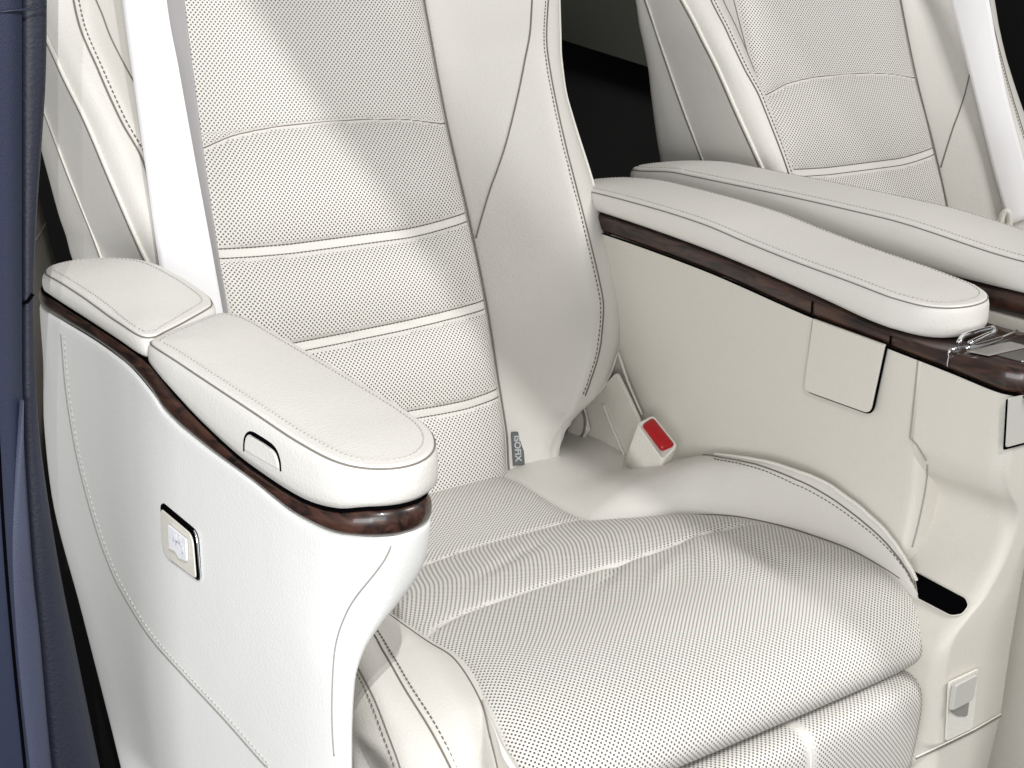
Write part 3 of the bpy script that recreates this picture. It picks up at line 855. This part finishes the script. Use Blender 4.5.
# storage lid in the rear wall
lc = [U(*p, 'x', .2595) for p in [(813,319),(888,346),(873,416),(804,391)]]
lod = round_poly(lc, [.002, .002, .010, .010], 8)
plate('lid_gap', lod, (-1, 0, 0), .0012, M['black'], console)
c = np.mean(lc, 0)
lin = [lc[0] + np.array([-.0008, -.0018, .001]), lc[1] + np.array([-.0008, .0016, .001]), lc[2] + np.array([-.0008, .0018, .0016]), lc[3] + np.array([-.0008, -.0012, .0014])]
plate('storage_lid', round_poly(lin, [.001, .001, .008, .008], 8), (-1, 0, 0), .0024, M['plastic'], console, .0012)
# table slot on the sloping ledge
bvc = bvh_of(console)
slp = touch(bvc, [(915,573),(966,600),(969,608),(963,616),(952,617),(919,600)], 0)
slp = np.array(slp)
sn = np.cross(slp[1]-slp[0], slp[4]-slp[0]); sn = sn if sn[0] < 0 else -sn; sn /= np.linalg.norm(sn)
sc0 = slp.mean(0); slf = np.array([p - sn*((p-sc0) @ sn) for p in slp])
so_ = round_poly(slf, [.001, .003, .003, .003, .004, .001], 5)
plate('table_slot', [p + sn*.0015 for p in so_], sn, .0016, M['black'], console, .0004)
tube('slot_rim', [p + sn*.0018 for p in so_], .0008, M['plastic'], console, 6, True)
# release lever in its pocket on the lower front
def fp(u, v, y=-.0465): return U(u, v, 'y', y)
pk = [fp(948,682), fp(978,668), fp(972,728), fp(945,741)]
plate('lever_pocket', round_poly(pk, .003, 5), (0, -1, 0), .0012, M['piping'], console, .0005)
pk2 = [fp(953,684,-.049), fp(975,673,-.049), fp(970,699,-.049), fp(949,710,-.049)]
plate('release_lever', round_poly(pk2, .0022, 5), (0, -1, 0), .0035, M['plastic_grey'], console, .001)
plate('lever_hollow', round_poly([fp(950,711,-.0482), fp(969,701,-.0482), fp(967,716,-.0482), fp(958,716,-.0482)], .002, 5), (0, -1, 0), .0006, plain('hollow_grey', (.28, .27, .245), .6), console, .0003)
tube('panel_gap', [fp(916,757,-.0485), fp(940,746,-.0485), fp(975,729,-.0482), fp(1001,714,-.048)], .0006, M['piping'], console, 6)
tube('panel_gap', [fp(916,759,-.0484), fp(940,748,-.0484), fp(975,731,-.0481), fp(1001,716,-.0479)], .0007, M['seam'], console, 6)
# drawer on the front face
dr = [fp(1006,398,-.051), np.array([.352, -.0515, fp(1006,398)[2]-.002]), np.array([.352, -.0515, fp(1003,449)[2]]), fp(1003,449,-.051)]
plate('lid_gap', round_poly([p + np.array([0, -.0002, -.001]) for p in dr], .002, 4), (0, -1, 0), .0010, M['black'], console)
plate('drawer', round_poly([dr[0] + np.array([.0012, -.001, .0]), dr[1] + np.array([-.002, -.001, 0]), dr[2] + np.array([-.002, -.001, .0016]), dr[3] + np.array([.0012, -.001, .0016])], .002, 4), (0, -1, 0), .0014, M['plastic_grey'], console)
# hinge cover between backrest and console
hc = [U(*p, 'x', .248) for p in [(575,396),(606,385),(618,372),(628,392),(641,420),(646,470),(548,466),(550,436)]]
plate('hinge_cover', round_poly(hc, .004, 4), (-1, 0, 0), .003, M['plastic'], console)
tube('hinge_ridge', resample([U(*p, 'x', .2435) for p in [(603,404),(611,425),(621,448),(627,462)]], 20), .0014, M['plastic'], console, 6)
tube('hinge_ridge', resample([U(*p, 'x', .2565) for p in [(618,352),(628,382),(642,415)]], 20), .0014, M['plastic'], console, 6)
hb = [U(*p, 'x', .240) for p in [(578,411),(584,405),(590,430),(583,441),(570,446),(566,440),(572,425)]]
plate('hinge_knob', round_poly(hb, .003, 4), (-1, 0, 0), .004, M['plastic'], console)
tube('shadow_gap', resample([U(*p, 'x', .236) for p in [(582,409),(585,420),(584,432),(579,440)]], 14), .0016, M['seam'], console, 6)

# ------------------------------------------------------------------ belt buckle
bk = empty('seatbelt_buckle', tuple(U(650, 458, 'x', .23)))
tag(bk, 'white seat belt buckle with a red release button beside the seat cushion', 'belt buckle')
bl0 = np.array(bk.location)
A = U(636, 424, 'x', .214); Bq = U(653, 415, 'x', .236); Cq = U(678, 446, 'x', .236); Dq = U(663, 462, 'x', .214)
down = (U(622, 452, 'x', .214) - A); down = np.array([-.004, .012, -.040])
q = np.array([A, Bq, Cq, Dq]) - bl0
qr = round_poly(q, .005, 6); cen = qr.mean(0)
n_ = np.cross(q[1]-q[0], q[3]-q[0]); n_ = n_ if n_ @ (CAM - bl0) > 0 else -n_; n_ /= np.linalg.norm(n_)
rows = [qr + down, qr + down*.5, qr - n_*.001, cen + (qr-cen)*.985 + n_*.0004, cen + (qr-cen)*.88 + n_*.0008, cen + (qr-cen)*.84 - n_*.0012]
link('housing', *rows_mesh(rows, True, True, True), M['piping'], bk, None, True)
qb = [q[0]*.86+q[2]*.14, q[1]*.9+q[3]*.1, q[2]*.9+q[0]*.1, q[3]*.75+q[1]*.25]
qb = [q[0] + (q[1]-q[0])*.22 + (q[3]-q[0])*.08, q[1] + (q[0]-q[1])*.10 + (q[2]-q[1])*.06, q[2] + (q[3]-q[2])*.10 + (q[1]-q[2])*.07, q[3] + (q[2]-q[3])*.25 + (q[0]-q[3])*.18]
qbr = round_poly(qb, .004, 6); cb = qbr.mean(0)
rows = [qbr - n_*.003, qbr + n_*.0008, cb + (qbr-cb)*.8 + n_*.0026, cb + (qbr-cb)*.4 + n_*.0034]
link('release_button', *rows_mesh(rows, True, True, True), M['red'], bk, None, True)

# ------------------------------------------------------------------ webbing
def ribbon(name, left, right, thick, mat, parent=None, n=70, nw=10, sag=.003):
    Lc, Rc = resample(left, n), resample(right, n); f, bck = [], []
    nn = np.cross(Rc[0]-Lc[0], Lc[-1]-Lc[0]); nn /= np.linalg.norm(nn); nn = nn if nn @ (CAM-Lc[0]) > 0 else -nn
    rows = []
    for i in range(n):
        row = []
        for t in np.linspace(0, 1, nw): row.append(Lc[i]*(1-t)+Rc[i]*t + nn*(thick/2 + sag*math.sin(math.pi*t)))
        for t in np.linspace(1, 0, nw): row.append(Lc[i]*(1-t)+Rc[i]*t + nn*(-thick/2 + sag*math.sin(math.pi*t)))
        rows.append(row)
    V, F = rows_mesh(rows, True, True, True)
    uv = grid_uv([r for r in rows])
    return link(name, V, F, mat, parent, uv)
def bp(u, v, y): return U(u, v, 'y', y)
belt = ribbon('seat_belt', [bp(80,-360,.535), bp(102,-180,.518), bp(122,-4,.500), bp(132,70,.487), bp(146,170,.470), bp(160,270,.452), bp(172,340,.445)],
       [bp(127,-360,.512), bp(147,-180,.495), bp(166,-4,.478), bp(179,70,.466), bp(197,170,.452), bp(214,262,.440), bp(226,330,.434)], .0013, M['belt'])
top_l, top_r = bp(122,-4,.500), bp(166,-4,.478)
tag(belt, 'white seat belt webbing hanging in front of the near seat backrest', 'seat belt', 'seat belts')
inner = ribbon('belt_shade_strip', [bp(124,-360,.536), bp(148,-180,.518), bp(164,-4,.500), bp(172,70,.490), bp(190,170,.476), bp(205,256,.464), bp(216,330,.455)],
       [bp(142,-360,.526), bp(164,-180,.509), bp(184,-4,.492), bp(193,70,.480), bp(206,170,.468), bp(219,256,.456), bp(231,330,.448)], .0013, M['belt_shade'], belt, sag=0)  # grey strip: shade beside the belt put into its colour

# ================================================================== THE FAR SEAT
OFF = Vector((.7855, 0, .008))
far = empty('captain_seat', OFF)
tag(far, 'cream leather captain seat behind the centre console, upper right', 'car seat', 'cream captain seats')
def copy_part(src, parent):
    c = src.copy(); COL.objects.link(c); c.parent = parent
    for ch in src.children: copy_part(ch, c)
    return c
tagname = ('label_tag', 'lettering')
fb = backrest.copy(); COL.objects.link(fb); fb.parent = far
for ch in backrest.children:
    if ch.name.split('.')[0] in tagname: continue
    c = ch.copy(); COL.objects.link(c); c.parent = fb
fc2 = cushion.copy(); COL.objects.link(fc2); fc2.parent = far
for ch in cushion.children:
    c = ch.copy(); COL.objects.link(c); c.parent = fc2
f_zb = pchip([-.10, .045, .16, .30, .46, .62], [.652, .657, .658, .662, .670, .672])
f_zs = pchip([-.10, .052, .216, .381, .50, .567, .62], [.684, .687, .700, .702, .702, .695, .690])
PF = [(.405, .50), (.405, .40), (.405, .20), (.405, .06), (.4075, .02), (.415, -.004), (.43, -.018), (.455, -.024), (.480, -.018), (.498, .0), (.505, .03), (.506, .20), (.506, .40), (.506, .54), (.502, .575), (.488, .592), (.455, .600), (.425, .594), (.410, .578), (.406, .55)]
opf = closed_resample(PF, 240)
o, a, b = pad('armrest_pad', opf, f_zb, f_zs, .006, [(.455, .03), (.455, .545)], M['pad'], None)
o.parent = far; o.location = -OFF
finish_pad(o, a, b)
WF = [(.405, .56), (.405, .30), (.405, .10), (.405, -.05), (.412, -.09), (.43, -.10), (.48, -.10), (.50, -.09), (.507, -.05), (.507, .10), (.507, .30), (.507, .56), (.48, .59), (.43, .59)]
owf = closed_resample(WF, 160)
w2 = section_box('wood_trim', owf, lambda y: f_zb(y)-.022, lambda y: f_zb(y)-.0022, M['wood'], None, .004, ((.456, -.05), (.456, .54)))
w2.parent = far; w2.location = -OFF
s2 = section_box('console', [(x*1.0, y) for x, y in owf], lambda y: 0*y+.10, lambda y: f_zb(y)-.0235, M['plastic'], None, .002, ((.456, -.05), (.456, .54)))
s2.parent = far; s2.location = -OFF
# pale ledge between the two consoles
lg = MB(); lg.box((.391, .25, .36), (.0125, .33, .262)); lgo = lg.build('console_ledge', M['plastic'], None, False, .002); lgo.parent = far; lgo.location = -OFF

# far belt with its anchor
fbelt = ribbon('seat_belt', [U(896,-190,'x',.970), U(922,-98,'x',.973), U(948,-6,'x',.975), U(962,45,'x',.975), U(976,100,'x',.975), U(992,165,'x',.975), U(1009,225,'x',.975)],
        [U(951,-190,'x',.995), U(970,-98,'x',.998), U(988,-6,'x',1.0), U(997,45,'x',1.0), U(1008,100,'x',1.0), U(1023,157,'x',1.0), U(1036,215,'x',1.0)], .0013, M['belt'])
tag(fbelt, 'white seat belt webbing across the far seat by the right edge', 'seat belt', 'seat belts')
an = MB()
kp = U(1004, 222, 'x', .955)
ring = [kp + np.array([.004*math.cos(a)+.003, -.004*math.cos(a), .014*math.sin(a)]) for a in np.linspace(0, 2*math.pi, 20, endpoint=False)]
an.tube(ring, .0042, 10, True); an.tube([kp + np.array([0, 0, -.012]), kp + np.array([.004, -.004, -.020]), kp + np.array([.010, -.008, -.030])], [.006, .0055, .005], 10)
ao = an.build('belt_anchor', M['piping'])
tag(ao, 'small white belt anchor loop where the far belt meets the armrest', 'belt anchor')

# ================================================================== CAR INTERIOR AROUND THE SEATS
def strip(name, px_l, px_r, y, depth, mat, parent, nw=6, bulge=.004):
    Lc = resample([U(u, v, 'y', y) for u, v in px_l], 60); Rc = resample([U(u, v, 'y', y) for u, v in px_r], 60)
    rows = []
    for i in range(60):
        row = [Lc[i]*(1-t)+Rc[i]*t + np.array([0, -bulge*math.sin(math.pi*t)**.6, 0]) for t in np.linspace(0, 1, nw)]
        row += [Rc[i] + np.array([.004, depth, 0]), Lc[i] + np.array([-.004, depth, 0])]
        rows.append(row)
    V, F = rows_mesh(rows, True, True, True)
    return link(name, V, F, mat, parent)
pil = empty('door_pillar', (-.50, .2, .2))
tag(pil, 'navy blue door opening pillar at the left edge beside the near seat', 'door pillar')
def inpil(o): o.parent = pil; o.location = -Vector(pil.location); return o
inpil(strip('pillar_face', [(-70,-420),(-70,-40),(-70,150),(-66,330),(-62,560),(-50,830)], [(22,-420),(22,-40),(22,150),(22,300),(24,440),(37,620),(52,768),(58,830)], .196, .05, M['navy'], None))
inpil(strip('pillar_edge', [(21,-420),(21,-40),(21,150),(21,300),(23,440),(36,620),(51,768),(57,830)], [(48,-420),(47,-40),(46,70),(42,140),(37,210),(34,280),(34,340),(40,440),(58,560),(78,660),(100,768),(112,830)], .203, .05, M['navy_mid'], None))
inpil(strip('lower_pale_strip', [(21,400),(14,480),(9,560),(14,660),(26,768),(31,830)], [(23,400),(25,480),(31,560),(40,640),(51,768),(57,830)], .1945, .01, M['strip'], None, 8, .003))  # paler strip over the lower pillar face
groove = tube('joint', resample([U(*p, 'y', .1925) for p in [(-4,400),(4,540),(13,650),(25,768),(30,830)]], 40), .0012, M['black'], None, 6); inpil(groove)
notch = tube('joint', [U(*p, 'y', .1985) for p in [(20,303),(27,302),(33,294)]], .0012, M['black'], None, 6); inpil(notch)
notch = tube('joint', [U(*p, 'y', .1925) for p in [(0,12),(18,10),(32,9),(46,6)]], .0008, M['navy_dark'], None, 6); inpil(notch)

sill = MB(); sill.box((-.47, .10, .19), (.09, .60, .10)); so2 = sill.build('door_sill', M['navy_dark'], None, False, .01)
tag(so2, 'dark navy door sill between pillar and near seat, lower left', 'door sill')

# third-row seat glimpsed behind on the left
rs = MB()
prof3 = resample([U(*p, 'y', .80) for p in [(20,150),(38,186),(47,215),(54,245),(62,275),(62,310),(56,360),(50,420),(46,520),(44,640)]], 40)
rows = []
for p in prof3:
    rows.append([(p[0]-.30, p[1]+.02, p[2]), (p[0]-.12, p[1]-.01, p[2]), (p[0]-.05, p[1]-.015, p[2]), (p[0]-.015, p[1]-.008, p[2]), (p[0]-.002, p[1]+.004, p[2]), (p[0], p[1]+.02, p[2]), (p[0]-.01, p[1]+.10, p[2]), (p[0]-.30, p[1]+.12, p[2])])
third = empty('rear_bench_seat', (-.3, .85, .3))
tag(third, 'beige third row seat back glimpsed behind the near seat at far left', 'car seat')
tb = link('backrest', *rows_mesh(rows, True, True, True), leather('shaded_cream_leather', (.26, .24, .21)), None); tb.parent = third; tb.location = -Vector(third.location)  # cream leather darkened: shade of the rear row put into its colour
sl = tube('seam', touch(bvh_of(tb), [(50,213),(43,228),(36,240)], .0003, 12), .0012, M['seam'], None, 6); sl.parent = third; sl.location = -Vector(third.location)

# dark rear of the cabin
wall = MB(); wall.box((.55, 1.62, .70), (2.2, .02, 1.2)); wo = wall.build('rear_wall', M['interior'], None, False)
tag(wo, 'black rear cabin wall in deep shade behind both seats', 'cabin wall')
gl = MB()
gq = [U(*p, 'y', 1.5) for p in [(520,-60),(690,-60),(690,82),(640,65),(560,40),(520,24)]]
plate('rear_screen', gq[::-1], (0, -1, 0), .01, M['glass_dark'])
gs = bpy.data.objects['rear_screen']; tag(gs, 'dim smoked panel with a sloping lower edge seen between the two seats', 'rear panel')
sidew = MB(); sidew.box((1.50, .5, .60), (.02, 1.1, 1.0)); sw_ = sidew.build('far_side_wall', M['interior'], None, False)
tag(sw_, 'black far side of the cabin beyond the far seat, top right', 'cabin wall')
dt = MB(); 
dl = [U(*p, 'x', 1.40) for p in [(1012,121),(1090,125),(1090,165),(1020,152)]]
plate('door_armrest', round_poly(dl, .006, 5), (-1, 0, 0), .05, M['leather'])
da = bpy.data.objects['door_armrest']; tag(da, 'sliver of pale far door trim against black at the right edge', 'door trim')
fl_ = MB(); fl_.box((.4, .3, -.01), (2.4, 2.2, .01)); fo_ = fl_.build('floor', M['carpet'], None, False); tag(fo_, kind='structure')

# ================================================================== LIGHT
w = bpy.data.worlds.new('World'); sc.world = w; w.use_nodes = True
bg = w.node_tree.nodes['Background']; bg.inputs[0].default_value = (1, .988, .965, 1); bg.inputs[1].default_value = .32
def aim(o, tgt):
    d = Vector(tgt) - o.location; o.rotation_euler = d.to_track_quat('-Z', 'Y').to_euler()
def area(name, loc, tgt, sx, sy, power, col=(1, 1, 1)):
    l = bpy.data.lights.new(name, 'AREA'); l.shape = 'RECTANGLE'; l.size = sx; l.size_y = sy; l.energy = power; l.color = col
    o = bpy.data.objects.new(name, l); COL.objects.link(o); o.location = loc; aim(o, tgt); return o
area('door_light', (-1.9, -.6, .55), (-.2, .1, .5), 1.3, .5, 16, (.97, .985, 1))
area('front_light', (-1.75, -1.75, .85), (-.05, .1, .5), 1.5, .9, 24, (.985, .99, 1))
area('far_fill_light', (1.15, -1.2, 1.9), (.8, .4, .7), .7, .7, 30, (1, .99, .97))  # fill added to brighten the far seat
def spot(name, loc, tgt, power, ang, blend, rad, col=(1, 1, 1)):
    l = bpy.data.lights.new(name, 'SPOT'); l.energy = power; l.spot_size = math.radians(ang); l.spot_blend = blend; l.shadow_soft_size = rad; l.color = col
    o = bpy.data.objects.new(name, l); COL.objects.link(o); o.location = loc; aim(o, tgt); return o
def blocker(LP, width, label, end):
    """a black flag added out of view keeps the lamp's light off part of the seat back"""
    e1, e2 = UB(240, -6, .005) - LP, UB(492, 360, .005) - LP
    e1, e2 = e1/np.linalg.norm(e1)*.42, e2/np.linalg.norm(e2)*.42
    along = (e2-e1)/np.linalg.norm(e2-e1); axis_ = (e1+e2)/np.linalg.norm(e1+e2)
    side_ = np.cross(axis_, along); side_ = side_ if side_ @ (UB(430, 40, 0)-LP-e1*5) > 0 else -side_; side_ /= np.linalg.norm(side_)
    mid_ = LP + (e1+e2)/2
    fq = [mid_ - along*.30, mid_ + along*end, mid_ + along*end + side_*width*.75, mid_ - along*.30 + side_*width]
    f = plate('added_lamp_blocker', fq, axis_, .004, M['black']); tag(f, label, 'lamp flag')  # unseen plate, added only to cut the lamp's shadow edge
LP = np.array([-1.22, -1.62, 2.25]); LB = np.array([-1.46, -1.86, 2.28])
spot('show_lamp', tuple(LP), (.0, .35, .5), 142, 40, .5, .0025)
spot('added_band_lamp', tuple(LB), (.0, .35, .5), 66, 44, .5, .004)  # added lamp: lifts the shadow beyond a darker band at its edge
blocker(LP, .34, 'broad black flag added out of view to shade the show lamp', .30)
blocker(LB, .022, 'narrow black flag bar added out of view before the added lamp', .045)

sc.view_settings.view_transform = 'Standard'; sc.view_settings.look = 'None'
sc.view_settings.exposure = .02; sc.view_settings.gamma = 1
sc.cycles.max_bounces = 6
